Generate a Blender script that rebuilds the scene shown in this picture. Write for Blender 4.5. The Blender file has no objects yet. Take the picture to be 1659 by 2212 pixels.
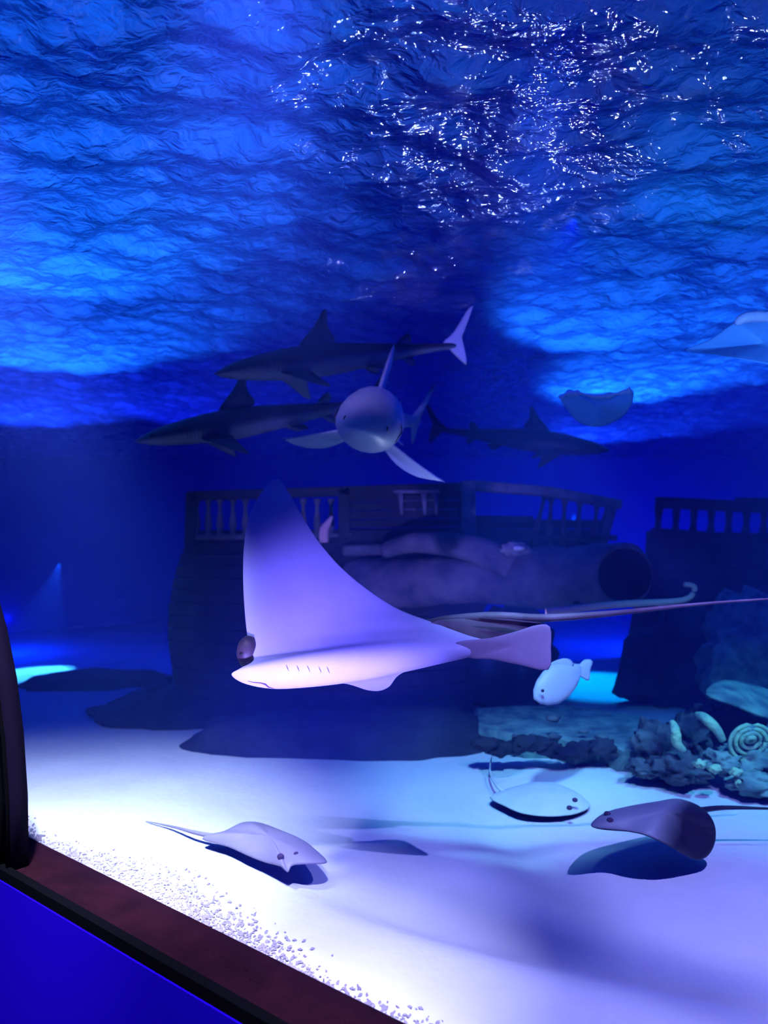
import bpy, bmesh, math, random
import numpy as np
from mathutils import Vector, Matrix, noise

S = bpy.context.scene
COL = S.collection
random.seed(7)
F = 1600.0
HZ = 1180.0
EYE = 1.5


def W(px, py, Y):
    """point of the tank at depth Y metres seen in direction px, py of the photograph"""
    return Vector(((px - 829.5) / F * Y, Y, EYE + (HZ - py) / F * Y))


# tunnel frame: u runs along the tunnel, n out through the right-hand glass
AX = Vector((-.787, .618, 0)); NX = Vector((.618, .787, 0))


def T(u, n, z):
    return AX * u + NX * n + Vector((0, 0, z))


# ------------------------------------------------------------------ camera
cd = bpy.data.cameras.new('camera'); cam = bpy.data.objects.new('camera', cd); COL.objects.link(cam)
cam.location = (0, 0, EYE); cam.rotation_euler = (math.pi / 2, 0, 0)
cd.sensor_fit = 'VERTICAL'; cd.sensor_height = 36; cd.sensor_width = 27; cd.lens = F / 2212 * 36
cd.shift_y = (HZ - 1106) / 2212
cd.clip_start = .02; cd.clip_end = 100
cd.dof.use_dof = True; cd.dof.focus_distance = 3.0; cd.dof.aperture_fstop = 1.5
S.camera = cam

# ------------------------------------------------------------------ world, colour
w = bpy.data.worlds.new('world'); S.world = w; w.use_nodes = True
w.node_tree.nodes['Background'].inputs[0].default_value = (.004, .012, .9, 1)
w.node_tree.nodes['Background'].inputs[1].default_value = .22
S.view_settings.view_transform = 'Standard'; S.view_settings.look = 'None'
S.view_settings.gamma = 1; S.view_settings.use_curve_mapping = False
S.view_settings.exposure = 0.0
cy = S.cycles
cy.use_denoising = True; cy.use_light_tree = False
cy.max_bounces = 3; cy.diffuse_bounces = 1; cy.glossy_bounces = 2; cy.transmission_bounces = 1
cy.use_adaptive_sampling = True; cy.adaptive_threshold = .08; cy.adaptive_min_samples = 28
cy.transparent_max_bounces = 8; cy.volume_bounces = 0
cy.caustics_reflective = False; cy.caustics_refractive = False
cy.sample_clamp_indirect = 4
cy.time_limit = 1150   # seconds, only a safety net on a slow machine


# ------------------------------------------------------------------ lights
def lamp(kind, name, loc, target, power, color, size=.1, angle=60, blend=.6, size_y=None):
    d = bpy.data.lights.new(name, kind); d.energy = power; d.color = color
    if kind == 'SPOT':
        d.spot_size = math.radians(angle); d.spot_blend = blend; d.shadow_soft_size = size
    elif kind == 'AREA':
        d.size = size
        if size_y: d.shape = 'RECTANGLE'; d.size_y = size_y
    else:
        d.shadow_soft_size = size
    o = bpy.data.objects.new(name, d); COL.objects.link(o)
    o.location = loc
    v = Vector(target) - Vector(loc)
    o.rotation_euler = v.to_track_quat('-Z', 'Y').to_euler()
    return o


SURF = 3.3   # height of the water surface above the sand
# underwater lamps just below the surface, above the picture
lamp('SPOT', 'sand_lamp', (-1.3, 2.05, 3.1), (-1.75, 3.7, 0), 1900, (.85, .9, 1), .1, 56, 1)
lamp('SPOT', 'sand_lamp', (-.2, 1.3, 3.0), (-.62, 2.5, 0), 1300, (.8, .74, 1), .03, 45, 1)
lamp('SPOT', 'sand_lamp_right', (1.6, 1.7, 3.1), (1.2, 3.2, 0), 720, (.46, .42, 1), .012, 66, 1)
lamp('SPOT', 'reef_lamp', (2.2, 2.4, 3.15), (2.2, 4.7, .2), 650, (.15, .8, 1), .1, 44, 1)
lamp('SPOT', 'far_sand_lamp', (.5, 2.2, 3.15), (.75, 4.75, 0), 1000, (.32, .8, 1), .1, 34, 1)
lamp('SPOT', 'gap_lamp', (2.3, 9.0, 1.9), (2.36, 8.3, 0), 500, (.0, .55, 1), .01, 50, .6)
lamp('SPOT', 'gap_lamp', (-4.2, 9.6, 1.3), (-4.25, 8.9, 0), 420, (.1, .75, 1), .01, 42, .5)
lamp('SPOT', 'blue_fill', (.9, 3.5, 3.05), (.6, 7.2, .8), 75, (.0, .015, 1), .0, 100, 1)  # unseen fill added to turn the dark hull blue
for _x, _y, _z, _p, _r, _c in ((.35, 7.8, 1.74, 45, .03, (.7, .65, 1)), (.85, 6.0, .45, 120, .08, (.75, .7, 1)), (1.15, 6.1, .45, 260, .1, (.8, .85, 1)),
                           (2.9, 6.9, .5, 250, .06, (.2, .8, 1))):
    lamp('SPOT', 'added_sparkle_spot', (_x, _y, _z), (_x * .5, _y * .42, SURF), _p, _c, _r, 38, 1)  # hidden spots added only for sparkles on the water surface
# unseen fill spots added in the tunnel, each aimed at one animal or the log
lamp('SPOT', 'tunnel_fill', (-.5, 1.1, .25), W(660, 1590, 3.0), 1500, (.35, .27, 1), .04, 36, 1)
lamp('SPOT', 'tunnel_fill', (.5, 1.0, .9), W(795, 950, 4.0), 30, (.15, .45, 1), .04, 9, 1)
lamp('SPOT', 'shark_lamp', (-1.0, 2.0, 3.1), W(780, 835, 4.2), 190, (.5, .38, 1), .04, 20, 1)
lamp('SPOT', 'tunnel_fill', (1.0, .8, 1.3), W(1290, 885, 5.4), 220, (.1, .4, 1), .04, 9, 1)
lamp('SPOT', 'tunnel_fill', (1.2, .8, 1.3), W(1620, 740, 4.1), 850, (.13, .42, 1), .04, 22, 1)
lamp('SPOT', 'tunnel_fill', (.6, .9, 1.2), W(985, 735, 5.1), 420, (.6, .5, 1), .04, 9, .6)
lamp('SPOT', 'tunnel_fill', (.2, .9, 1.0), W(1150, 1240, 5.6), 28, (.75, .4, .9), .04, 24, 1)
# unseen blue fill points added behind the wrecks to brighten the back wall
for _x, _y, _z, _p in ((-.6, 9.9, .9, 130), (4.6, 10.6, .9, 420), (-5.2, 10.2, .5, 60)):
    lamp('POINT', 'blue_back_fill', (_x, _y, _z), (0, 0, 0), _p, (.0, .03, 1), 0)
# hall lamps over the water: they light the rippled surface from above
for _x, _y, _p, _g, _c in ((-2.1, 4.0, 380, .2, 66), (-3.0, 6.0, 600, .19, 80), (-5.0, 9.4, 1000, .07, 90), (-2.6, 9.6, 400, .03, 66), (-1.6, 2.5, 30, .12, 70),
                       (1.85, 5.6, 560, .18, 50), (2.8, 8.2, 2000, .19, 54), (3.6, 11.6, 900, .08, 70), (2.2, 3.0, 45, .34, 64)):
    lamp('SPOT', 'hall_lamp', (_x - .5, _y + 2.1, SURF + 1.5), (_x, _y, SURF), _p, (.01, _g, 1), .05, _c, .6 if _y < 7 else 1)
# blue lamp of the walkway
lamp('SPOT', 'walkway_lamp', T(1.0, .2, 1.0), T(1.8, 1.5, -.4), 9, (.045, .0, 1), .05, 100, 1)


# ------------------------------------------------------------------ materials
def mat(name, color, rough=.7, var=.0, vscale=8, bump=0, bscale=30, color2=None, emit=None, spec=.3, metal=0,
        thr=(.35, .65)):
    m = bpy.data.materials.new(name); m.use_nodes = True
    nt = m.node_tree; b = nt.nodes['Principled BSDF']
    b.inputs['Base Color'].default_value = (*color, 1)
    b.inputs['Roughness'].default_value = rough
    b.inputs['Specular IOR Level'].default_value = spec
    b.inputs['Metallic'].default_value = metal
    tc = nt.nodes.new('ShaderNodeTexCoord')
    if color2 is not None:
        n = nt.nodes.new('ShaderNodeTexNoise'); n.inputs['Scale'].default_value = vscale
        n.inputs['Detail'].default_value = 4
        nt.links.new(tc.outputs['Object'], n.inputs['Vector'])
        r = nt.nodes.new('ShaderNodeMapRange')
        r.inputs['From Min'].default_value = thr[0]; r.inputs['From Max'].default_value = thr[1]
        mx = nt.nodes.new('ShaderNodeMix'); mx.data_type = 'RGBA'
        mx.inputs['A'].default_value = (*color, 1); mx.inputs['B'].default_value = (*color2, 1)
        nt.links.new(n.outputs['Fac'], r.inputs['Value'])
        nt.links.new(r.outputs['Result'], mx.inputs['Factor'])
        nt.links.new(mx.outputs['Result'], b.inputs['Base Color'])
    if bump:
        n = nt.nodes.new('ShaderNodeTexNoise'); n.inputs['Scale'].default_value = bscale
        n.inputs['Detail'].default_value = 5
        nt.links.new(tc.outputs['Object'], n.inputs['Vector'])
        bp = nt.nodes.new('ShaderNodeBump'); bp.inputs['Strength'].default_value = bump
        bp.inputs['Distance'].default_value = .02
        nt.links.new(n.outputs['Fac'], bp.inputs['Height'])
        nt.links.new(bp.outputs['Normal'], b.inputs['Normal'])
    if emit:
        b.inputs['Emission Color'].default_value = (*emit[0], 1)
        b.inputs['Emission Strength'].default_value = emit[1]
    return m


def countershade(name, back, belly, lo=-.35, hi=.15, rough=.45):
    """grey back, pale belly: mixed on the object-space normal, so it is the animal's own colouring"""
    m = bpy.data.materials.new(name); m.use_nodes = True
    nt = m.node_tree; b = nt.nodes['Principled BSDF']
    b.inputs['Roughness'].default_value = rough; b.inputs['Specular IOR Level'].default_value = .3
    tc = nt.nodes.new('ShaderNodeTexCoord'); sp = nt.nodes.new('ShaderNodeSeparateXYZ')
    nt.links.new(tc.outputs['Normal'], sp.inputs[0])
    r = nt.nodes.new('ShaderNodeMapRange')
    r.inputs['From Min'].default_value = lo; r.inputs['From Max'].default_value = hi
    nt.links.new(sp.outputs['Z'], r.inputs['Value'])
    n = nt.nodes.new('ShaderNodeTexNoise'); n.inputs['Scale'].default_value = 9
    nt.links.new(tc.outputs['Object'], n.inputs['Vector'])
    ad = nt.nodes.new('ShaderNodeMath'); ad.operation = 'MULTIPLY_ADD'
    ad.inputs[1].default_value = .5; ad.inputs[2].default_value = -.25
    nt.links.new(n.outputs['Fac'], ad.inputs[0])
    a2 = nt.nodes.new('ShaderNodeMath'); a2.operation = 'ADD'; a2.use_clamp = True
    nt.links.new(r.outputs['Result'], a2.inputs[0]); nt.links.new(ad.outputs[0], a2.inputs[1])
    mx = nt.nodes.new('ShaderNodeMix'); mx.data_type = 'RGBA'
    mx.inputs['A'].default_value = (*belly, 1); mx.inputs['B'].default_value = (*back, 1)
    nt.links.new(a2.outputs[0], mx.inputs['Factor'])
    nt.links.new(mx.outputs['Result'], b.inputs['Base Color'])
    return m


M = {}
M['sand'] = mat('sand', (.82, .8, .84), .9, bump=.35, bscale=14, color2=(.7, .68, .74), vscale=1.3)
M['wall'] = mat('blue_tank_paint', (.03, .1, .7), .8, color2=(.02, .07, .55), vscale=.5)
M['wood'] = mat('wreck_wood', (.10, .085, .09), .9, bump=.6, bscale=12, color2=(.2, .17, .17), vscale=5)
M['wood_dark'] = mat('wreck_wood_dark', (.025, .022, .03), .95, bump=.6, bscale=10, color2=(.05, .042, .05), vscale=3)
M['wood_pale'] = mat('encrusted_wood', (.30, .25, .27), .9, bump=.7, bscale=16, color2=(.17, .13, .15), vscale=7)
M['log'] = mat('log_crust', (.2, .15, .18), .9, bump=1, bscale=9, color2=(.08, .065, .1), vscale=3.5, thr=(.38, .65))
M['black'] = mat('black_rubber', (.0015, .0015, .003), .9, spec=.02)
M['hoop'] = mat('dark_steel', (.004, .002, .012), .7, spec=.06)
M['sill'] = mat('maroon_sill', (.016, .003, .008), .9, spec=.03, bump=.4, bscale=25, color2=(.009, .002, .006), vscale=6)
M['walk'] = mat('blue_panel', (.008, .001, .34), .9, spec=0)
M['rock'] = mat('reef_rock', (.03, .035, .06), .95, bump=1, bscale=12, color2=(.12, .16, .18), vscale=5)
M['rock_dark'] = mat('dark_rock', (.018, .02, .035), .95, bump=1, bscale=8, color2=(.035, .04, .06), vscale=3)
M['rock_pale'] = mat('algae_rock', (.24, .4, .36), .95, bump=1, bscale=14, color2=(.08, .14, .17), vscale=7)
M['coral_green'] = mat('green_coral', (.42, .72, .4), .8, bump=.8, bscale=30, color2=(.25, .45, .35), vscale=12)
M['coral_pink'] = mat('pink_coral', (.75, .4, .38), .85, bump=.7, bscale=30)
M['coral_white'] = mat('white_coral', (.8, .78, .72), .85, bump=.7, bscale=30)
M['ray_belly'] = mat('ray_belly', (.46, .42, .82), .6, color2=(.40, .36, .74), vscale=4)
M['ray_back'] = mat('ray_back', (.05, .03, .05), .5)
M['ray_fin'] = mat('ray_fin', (.32, .26, .46), .6, color2=(.26, .2, .38), vscale=6)
M['ray_tail'] = mat('ray_tail', (.14, .09, .17), .6, color2=(.08, .05, .1), vscale=9)
M['slit'] = mat('dark_slit', (.06, .03, .08), .8)
M['sting_pale'] = countershade('pale_stingray', (.30, .26, .36), (.5, .45, .55), -.8, -.3)
M['sting_spot'] = mat('spotted_stingray', (.55, .62, .55), .8, color2=(.66, .68, .78), vscale=7)
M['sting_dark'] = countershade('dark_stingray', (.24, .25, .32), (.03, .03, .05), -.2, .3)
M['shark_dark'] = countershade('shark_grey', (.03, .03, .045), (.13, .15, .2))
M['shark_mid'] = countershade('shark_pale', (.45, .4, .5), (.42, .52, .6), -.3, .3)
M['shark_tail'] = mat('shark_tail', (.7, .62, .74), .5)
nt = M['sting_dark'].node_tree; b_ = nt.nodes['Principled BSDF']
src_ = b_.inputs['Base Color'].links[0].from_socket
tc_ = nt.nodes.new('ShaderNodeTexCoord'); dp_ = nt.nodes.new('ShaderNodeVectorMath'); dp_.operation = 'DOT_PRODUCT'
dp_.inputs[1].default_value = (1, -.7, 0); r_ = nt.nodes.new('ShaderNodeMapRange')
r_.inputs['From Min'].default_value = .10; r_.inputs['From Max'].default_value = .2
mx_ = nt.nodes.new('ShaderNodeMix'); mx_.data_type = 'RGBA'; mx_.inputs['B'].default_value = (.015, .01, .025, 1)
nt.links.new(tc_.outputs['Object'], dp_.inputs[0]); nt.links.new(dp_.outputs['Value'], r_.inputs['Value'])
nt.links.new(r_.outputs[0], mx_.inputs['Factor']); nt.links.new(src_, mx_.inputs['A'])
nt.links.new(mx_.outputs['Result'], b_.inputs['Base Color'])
M['ray_blue'] = mat('blue_ray_skin', (.16, .42, .7), .6, color2=(.22, .48, .75), vscale=6)
M['fish'] = countershade('fish_silver', (.36, .38, .56), (.48, .5, .66), -.4, .3)
M['eye'] = mat('eye', (.01, .01, .01), .2)
M['stone'] = mat('gravel', (.3, .25, .34), .9, bump=.4, bscale=40, color2=(.5, .44, .55), vscale=3)
M['win_cyan'] = mat('lit_window', (.05, .3, .6), .5, emit=((.0, .42, 1), 1.0))
M['win_blue'] = mat('lit_window_blue', (.0, .05, .4), .5, emit=((.0, .06, .9), .6))


# ------------------------------------------------------------------ object helpers
def props(o, label=None, cat=None, group=None, kind=None):
    if label: o['label'] = label
    if cat: o['category'] = cat
    if group: o['group'] = group
    if kind: o['kind'] = kind
    return o


def root(name, loc, label, cat, group=None):
    o = bpy.data.objects.new(name, None); COL.objects.link(o); o.location = loc
    o.empty_display_size = .1
    return props(o, label, cat, group)


def link(name, me, mats, parent=None, origin=None, smooth=True):
    """verts are in world space; the object's origin goes to its parent's (or to origin)"""
    for m in (mats if isinstance(mats, (list, tuple)) else [mats]): me.materials.append(m)
    if smooth: me.polygons.foreach_set('use_smooth', [True] * len(me.polygons))
    org = Vector((0, 0, 0))
    if parent is not None: org = parent['_o'] if False else ORG[parent.name]
    elif origin is not None: org = Vector(origin)
    else:
        n = len(me.vertices); a = np.empty(n * 3); me.vertices.foreach_get('co', a); a = a.reshape(n, 3)
        org = Vector(((a[:, 0].min() + a[:, 0].max()) / 2, (a[:, 1].min() + a[:, 1].max()) / 2, a[:, 2].min()))
    me.transform(Matrix.Translation(-org))
    o = bpy.data.objects.new(name, me); COL.objects.link(o)
    if parent is not None: o.parent = parent
    else: o.location = org
    ORG[o.name] = org
    return o


ORG = {}


def sub(name, me, mats, parent, smooth=True):
    return link(name, me, mats, parent, smooth=smooth)


def R(name, loc, label, cat, group=None):
    o = root(name, loc, label, cat, group); ORG[o.name] = Vector(loc); return o


def mesh(verts, faces, name='m', recalc=True, midx=None):
    me = bpy.data.meshes.new(name)
    me.from_pydata([tuple(v) for v in verts], [], faces)
    if midx is not None: me.polygons.foreach_set('material_index', midx)
    if recalc:
        bm = bmesh.new(); bm.from_mesh(me); bmesh.ops.recalc_face_normals(bm, faces=bm.faces); bm.to_mesh(me); bm.free()
    me.update()
    return me


def loft(rings, closed=True, cap=True, recalc=True):
    n = len(rings[0]); V = [p for r in rings for p in r]; Fc = []
    for i in range(len(rings) - 1):
        for j in range(n if closed else n - 1):
            k = (j + 1) % n
            Fc.append((i * n + j, i * n + k, (i + 1) * n + k, (i + 1) * n + j))
    if cap:
        Fc.append(tuple(range(n))); Fc.append(tuple(range((len(rings) - 1) * n, len(rings) * n)))
    return mesh(V, Fc, recalc=recalc)


def tube(pts, radii, seg=10, squash=1.0):
    pts = [Vector(p) for p in pts]; rings = []
    up = Vector((0, 0, 1))
    for i, p in enumerate(pts):
        d = (pts[min(i + 1, len(pts) - 1)] - pts[max(i - 1, 0)]).normalized()
        if abs(d.dot(up)) > .95: up = Vector((1, 0, 0))
        s = d.cross(up).normalized(); t = s.cross(d).normalized()
        r = radii[i] if isinstance(radii, (list, tuple)) else radii
        rings.append([p + (s * math.cos(a) + t * math.sin(a) * squash) * r for a in
                      [2 * math.pi * k / seg for k in range(seg)]])
    return loft(rings)


def spline(pts, n, closed=False):
    pts = [Vector(p) for p in pts]; out = []; N = len(pts)
    rng = N if closed else N - 1
    for i in range(rng):
        if closed: p = [pts[(i + k) % N] for k in (-1, 0, 1, 2)]
        else: p = [pts[max(0, i - 1)], pts[i], pts[i + 1], pts[min(N - 1, i + 2)]]
        for k in range(n):
            t = k / n
            out.append(.5 * ((2 * p[1]) + (-p[0] + p[2]) * t + (2 * p[0] - 5 * p[1] + 4 * p[2] - p[3]) * t * t +
                             (-p[0] + 3 * p[1] - 3 * p[2] + p[3]) * t ** 3))
    if not closed: out.append(pts[-1])
    return out


def puff(outline, up, th, center=None, rings=6, sub_=4, low=None, lift=0, smooth=True):
    """a flat animal body or fin: closed outline, thickest at the centre; low = underside share"""
    o = spline(outline, sub_, True) if smooth else [Vector(p) for p in outline]
    up = Vector(up).normalized(); n = len(o)
    c = Vector(center) if center is not None else sum(o, Vector()) / n
    low = th if low is None else low
    V = []; Fc = []
    rs = [math.sin(math.pi / 2 * k / rings) for k in range(1, rings + 1)]
    for sgn, tt in ((1, th), (-1, low)):
        V.append(c + up * (sgn * tt + lift))
        for r in rs:
            h = max(0, 1 - r * r) ** .6
            for p in o: V.append(c + (p - c) * r + up * (sgn * tt * h + lift * (1 - r * r)))
    m = 1 + rings * n
    for b in (0, m):
        for j in range(n):
            k = (j + 1) % n
            Fc.append((b, b + 1 + j, b + 1 + k))
            for q in range(rings - 1):
                a = b + 1 + q * n
                Fc.append((a + j, a + n + j, a + n + k, a + k))
    me = bpy.data.meshes.new('m'); me.from_pydata([tuple(v) for v in V], [], Fc)
    bm = bmesh.new(); bm.from_mesh(me)
    bmesh.ops.remove_doubles(bm, verts=bm.verts, dist=1e-5)
    bmesh.ops.recalc_face_normals(bm, faces=bm.faces); bm.to_mesh(me); bm.free()
    return me


def box(p0, p1, width, height, up=(0, 0, 1), bev=.006, wob=0):
    """bar from p0 to p1"""
    p0 = Vector(p0); p1 = Vector(p1); d = (p1 - p0).normalized(); up = Vector(up)
    if abs(d.dot(up)) > .95: up = Vector((0, 1, 0))
    s = d.cross(up).normalized(); t = s.cross(d).normalized()
    V = []
    for p in (p0, p1):
        for a, b in ((-1, -1), (1, -1), (1, 1), (-1, 1)):
            V.append(p + s * a * width / 2 + t * b * height / 2 + Vector([random.uniform(-wob, wob) for _ in range(3)]))
    Fc = [(0, 1, 2, 3), (4, 5, 6, 7), (0, 1, 5, 4), (1, 2, 6, 5), (2, 3, 7, 6), (3, 0, 4, 7)]
    me = mesh(V, Fc)
    if bev:
        bm = bmesh.new(); bm.from_mesh(me)
        bmesh.ops.bevel(bm, geom=list(bm.edges), offset=bev, segments=1, affect='EDGES'); bm.to_mesh(me); bm.free()
    return me


def ball(c, r, sx=1, sy=1, sz=1, sub_=2, amp=0, freq=2, seed=0):
    bm = bmesh.new(); bmesh.ops.create_icosphere(bm, subdivisions=sub_, radius=1)
    for v in bm.verts:
        k = 1.0
        if amp:
            q = v.co * freq + Vector((seed * 3.1, seed * 1.7, seed))
            k = 1 + amp * noise.noise(q) + amp * .5 * noise.noise(q * 2.3) + amp * .25 * noise.noise(q * 5)
        v.co = Vector((v.co.x * sx, v.co.y * sy, v.co.z * sz)) * r * k + Vector(c)
    me = bpy.data.meshes.new('m'); bm.to_mesh(me); bm.free(); return me


def grid(fn, nu, nv):
    V = np.empty((nu * nv, 3))
    k = 0
    U, Vv = np.meshgrid(np.linspace(0, 1, nu), np.linspace(0, 1, nv), indexing='ij')
    P = fn(U.ravel(), Vv.ravel())
    me = bpy.data.meshes.new('grid')
    i, j = np.meshgrid(np.arange(nu - 1), np.arange(nv - 1), indexing='ij')
    a = (i * nv + j).ravel()
    Fc = np.stack([a, a + nv, a + nv + 1, a + 1], 1)
    me.vertices.add(nu * nv); me.vertices.foreach_set('co', P.ravel())
    me.loops.add(Fc.size); me.loops.foreach_set('vertex_index', Fc.ravel())
    me.polygons.add(len(Fc)); me.polygons.foreach_set('loop_start', np.arange(0, Fc.size, 4))
    me.polygons.foreach_set('loop_total', np.full(len(Fc), 4))
    me.update(calc_edges=True); me.validate()
    return me


# ================================================================== SETTING
# ---- seabed
def sand_h(x, y):
    z = .03 * np.sin(x * .9 + 1.1 * y) + .025 * np.sin(1.7 * x - .8 * y + 1)

    def trough(x0, y0, x1, y1, wd, dep):  # dips shaped to add shading along the sand's dark bands
        dx, dy = x1 - x0, y1 - y0; L2 = dx * dx + dy * dy
        t = np.clip(((x - x0) * dx + (y - y0) * dy) / L2, 0, 1)
        d = np.hypot(x - x0 - t * dx, y - y0 - t * dy)
        return -dep * np.exp(-(d / wd) ** 2) * np.sin(np.pi * (.12 + .76 * t))
    z = z + trough(-.3, 3.35, 1.1, 2.55, .13, .07)
    z = z + trough(.6, 4.1, 1.0, 2.9, .13, .06)
    return z


def sand_fn(U, V):
    u = -13 + 26 * U; n = 1.76 + 17 * V ** 1.5
    x = AX.x * u + NX.x * n; y = AX.y * u + NX.y * n
    z = sand_h(x, y)
    z = z * np.clip((n - 1.76) / .3, 0, 1)
    return np.stack([x, y, z], 1)


o = link('floor', grid(sand_fn, 380, 200), M['sand'], origin=(0, 0, 0)); props(o, kind='structure')

# ---- tank walls
def wallmesh(a, b, z0, z1, th=.2):
    a = Vector(a); b = Vector(b); d = (b - a).normalized(); s = Vector((-d.y, d.x, 0)) * th
    V = [a, b, b + s, a + s]
    return mesh([Vector((p.x, p.y, z0)) for p in V] + [Vector((p.x, p.y, z1)) for p in V],
                [(0, 1, 2, 3), (4, 5, 6, 7), (0, 1, 5, 4), (1, 2, 6, 5), (2, 3, 7, 6), (3, 0, 4, 7)])


BACK = 15.0
for nm, a, b in (('wall_back', (-9.5, BACK, 0), (9.5, BACK, 0)), ('wall_left', (-9.5, 6, 0), (-9.5, BACK, 0)),
                 ('wall_right', (9.5, BACK, 0), (9.5, -3, 0))):
    o = link(nm, wallmesh(a, b, -.1, SURF + .25), M['wall'], smooth=False); props(o, kind='structure')

# ---- water surface: real waves, seen from below
rs = np.random.RandomState(3)


def surf_fn(U, V):
    y = .9 + 14.1 * V ** 1.5; x = (2 * U - 1) * (1.6 + .6 * y)
    z = np.zeros_like(x)
    for k in range(70):
        lam = .085 * 1.035 ** k if k < 54 else rs.uniform(.3, .7)
        th = rs.normal(math.pi / 2 - .15, .5 if k % 2 else .95)
        ph = rs.uniform(0, 6.28)
        kx, ky = math.cos(th) * 2 * math.pi / lam, math.sin(th) * 2 * math.pi / lam
        wx = x + .06 * np.sin(2.3 * y + k) + .03 * np.sin(5.1 * y + 3 * x + 2 * k); wy = y + .05 * np.sin(2.7 * x + 2 * k) + .03 * np.sin(6.3 * x - 2 * y + k)
        amp = .0085 * lam ** 1.0 * (1.0 if lam > .14 else .7)
        z += amp * np.sin(kx * wx + ky * wy + ph)
    return np.stack([x, y, SURF + z], 1)


m = bpy.data.materials.new('water_surface'); m.use_nodes = True; nt = m.node_tree
for n_ in list(nt.nodes): nt.nodes.remove(n_)
out = nt.nodes.new('ShaderNodeOutputMaterial'); mix = nt.nodes.new('ShaderNodeMixShader')
tr = nt.nodes.new('ShaderNodeBsdfTranslucent'); tr.inputs[0].default_value = (.75, .8, .9, 1)
gl = nt.nodes.new('ShaderNodeBsdfGlossy'); gl.inputs['Roughness'].default_value = .03
gl.inputs['Color'].default_value = (.8, .85, 1, 1)
tc = nt.nodes.new('ShaderNodeTexCoord')
mp = nt.nodes.new('ShaderNodeMapping'); mp.inputs['Scale'].default_value = (12, 17, 1)
mp.inputs['Rotation'].default_value = (0, 0, .25)
nz = nt.nodes.new('ShaderNodeTexNoise'); nz.inputs['Scale'].default_value = 1.0; nz.inputs['Detail'].default_value = 3
nz.inputs['Distortion'].default_value = .6
bp = nt.nodes.new('ShaderNodeBump'); bp.inputs['Strength'].default_value = 1; bp.inputs['Distance'].default_value = .03
lw = nt.nodes.new('ShaderNodeLayerWeight'); lw.inputs['Blend'].default_value = .5
rp = nt.nodes.new('ShaderNodeMapRange')
rp.inputs['From Min'].default_value = .35; rp.inputs['From Max'].default_value = .95
rp.inputs['To Min'].default_value = .15; rp.inputs['To Max'].default_value = .85
L = nt.links.new
L(tc.outputs['Object'], mp.inputs[0]); L(mp.outputs[0], nz.inputs['Vector']); L(nz.outputs['Fac'], bp.inputs['Height'])
for q in (tr, gl, lw): L(bp.outputs[0], q.inputs['Normal'])
L(lw.outputs['Facing'], rp.inputs['Value']); L(rp.outputs[0], mix.inputs[0])
L(tr.outputs[0], mix.inputs[1]); L(gl.outputs[0], mix.inputs[2]); L(mix.outputs[0], out.inputs[0])
o = link('ceiling', grid(surf_fn, 760, 800), m, origin=(0, 0, SURF)); props(o, kind='structure')

# ---- water body (light haze), hollow round the tunnel
def prof(z, half=1.62, top=2.4, p=2.6):
    return half * max(0, 1 - (max(z, 0) / top) ** p) ** (1 / p)


arch = []
for k in range(0, 33):
    a = math.pi * k / 32
    c, s = math.cos(a), math.sin(a)
    e = 2 / 2.6
    arch.append((math.copysign(abs(c) ** e, c), s ** e))
sec = [(1.66 * a, 2.44 * b) for a, b in arch] + [(-5, 0), (-5, 3.2), (19, 3.2), (19, 0)]
HAZE = True
if HAZE:
    rings = [[T(u, n, z) for n, z in sec] for u in (-14, 14)]
    me = loft(rings)
    m = bpy.data.materials.new('water_haze'); m.use_nodes = True; nt = m.node_tree
    for n_ in list(nt.nodes): nt.nodes.remove(n_)
    out = nt.nodes.new('ShaderNodeOutputMaterial'); vs = nt.nodes.new('ShaderNodeVolumeScatter')
    vs.inputs['Color'].default_value = (.05, .12, .95, 1); vs.inputs['Density'].default_value = .05
    vs.inputs['Anisotropy'].default_value = .0
    va = nt.nodes.new('ShaderNodeVolumeAbsorption'); va.inputs['Color'].default_value = (.0, .3, 1, 1)
    va.inputs['Density'].default_value = .13
    ad = nt.nodes.new('ShaderNodeAddShader')
    nt.links.new(vs.outputs[0], ad.inputs[0]); nt.links.new(va.outputs[0], ad.inputs[1])
    nt.links.new(ad.outputs[0], out.inputs['Volume'])
    o = link('tank_water', me, m, origin=(0, 0, 0), smooth=False)
    props(o, 'blue hazy water filling the tank around the tunnel', 'water', kind='stuff')

# ---- tunnel: pane, hoops, sill, inner wall
def arch_strip(u0, u1, half, top, k0=0, k1=32):
    rings = []
    for u in (u0, u1):
        rings.append([T(u, half * a, top * b) for a, b in arch[k0:k1 + 1]])
    return loft(rings, closed=False, cap=False)


m = bpy.data.materials.new('acrylic'); m.use_nodes = True; nt = m.node_tree
for n_ in list(nt.nodes): nt.nodes.remove(n_)
out = nt.nodes.new('ShaderNodeOutputMaterial'); mix = nt.nodes.new('ShaderNodeMixShader')
t_ = nt.nodes.new('ShaderNodeBsdfTransparent'); g_ = nt.nodes.new('ShaderNodeBsdfGlossy'); g_.inputs['Roughness'].default_value = .02
mix.inputs[0].default_value = .006
nt.links.new(t_.outputs[0], mix.inputs[1]); nt.links.new(g_.outputs[0], mix.inputs[2]); nt.links.new(mix.outputs[0], out.inputs[0])
M['acrylic'] = m
o = link('window_1', arch_strip(-6, 9, 1.635, 2.415), M['acrylic'], origin=T(1, 1.6, .06)); props(o, kind='structure')


def hoop(u, name='tunnel_hoop'):
    t0 = .075
    rings = []
    for a, b in arch:
        h0 = (1.61 * a, 2.39 * b); h1 = (1.53 * a, 2.31 * b)
        rings.append([T(u - t0 / 2, *h0), T(u + t0 / 2, *h0), T(u + t0 / 2, *h1), T(u - t0 / 2, *h1)])
    return loft(rings)


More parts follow.
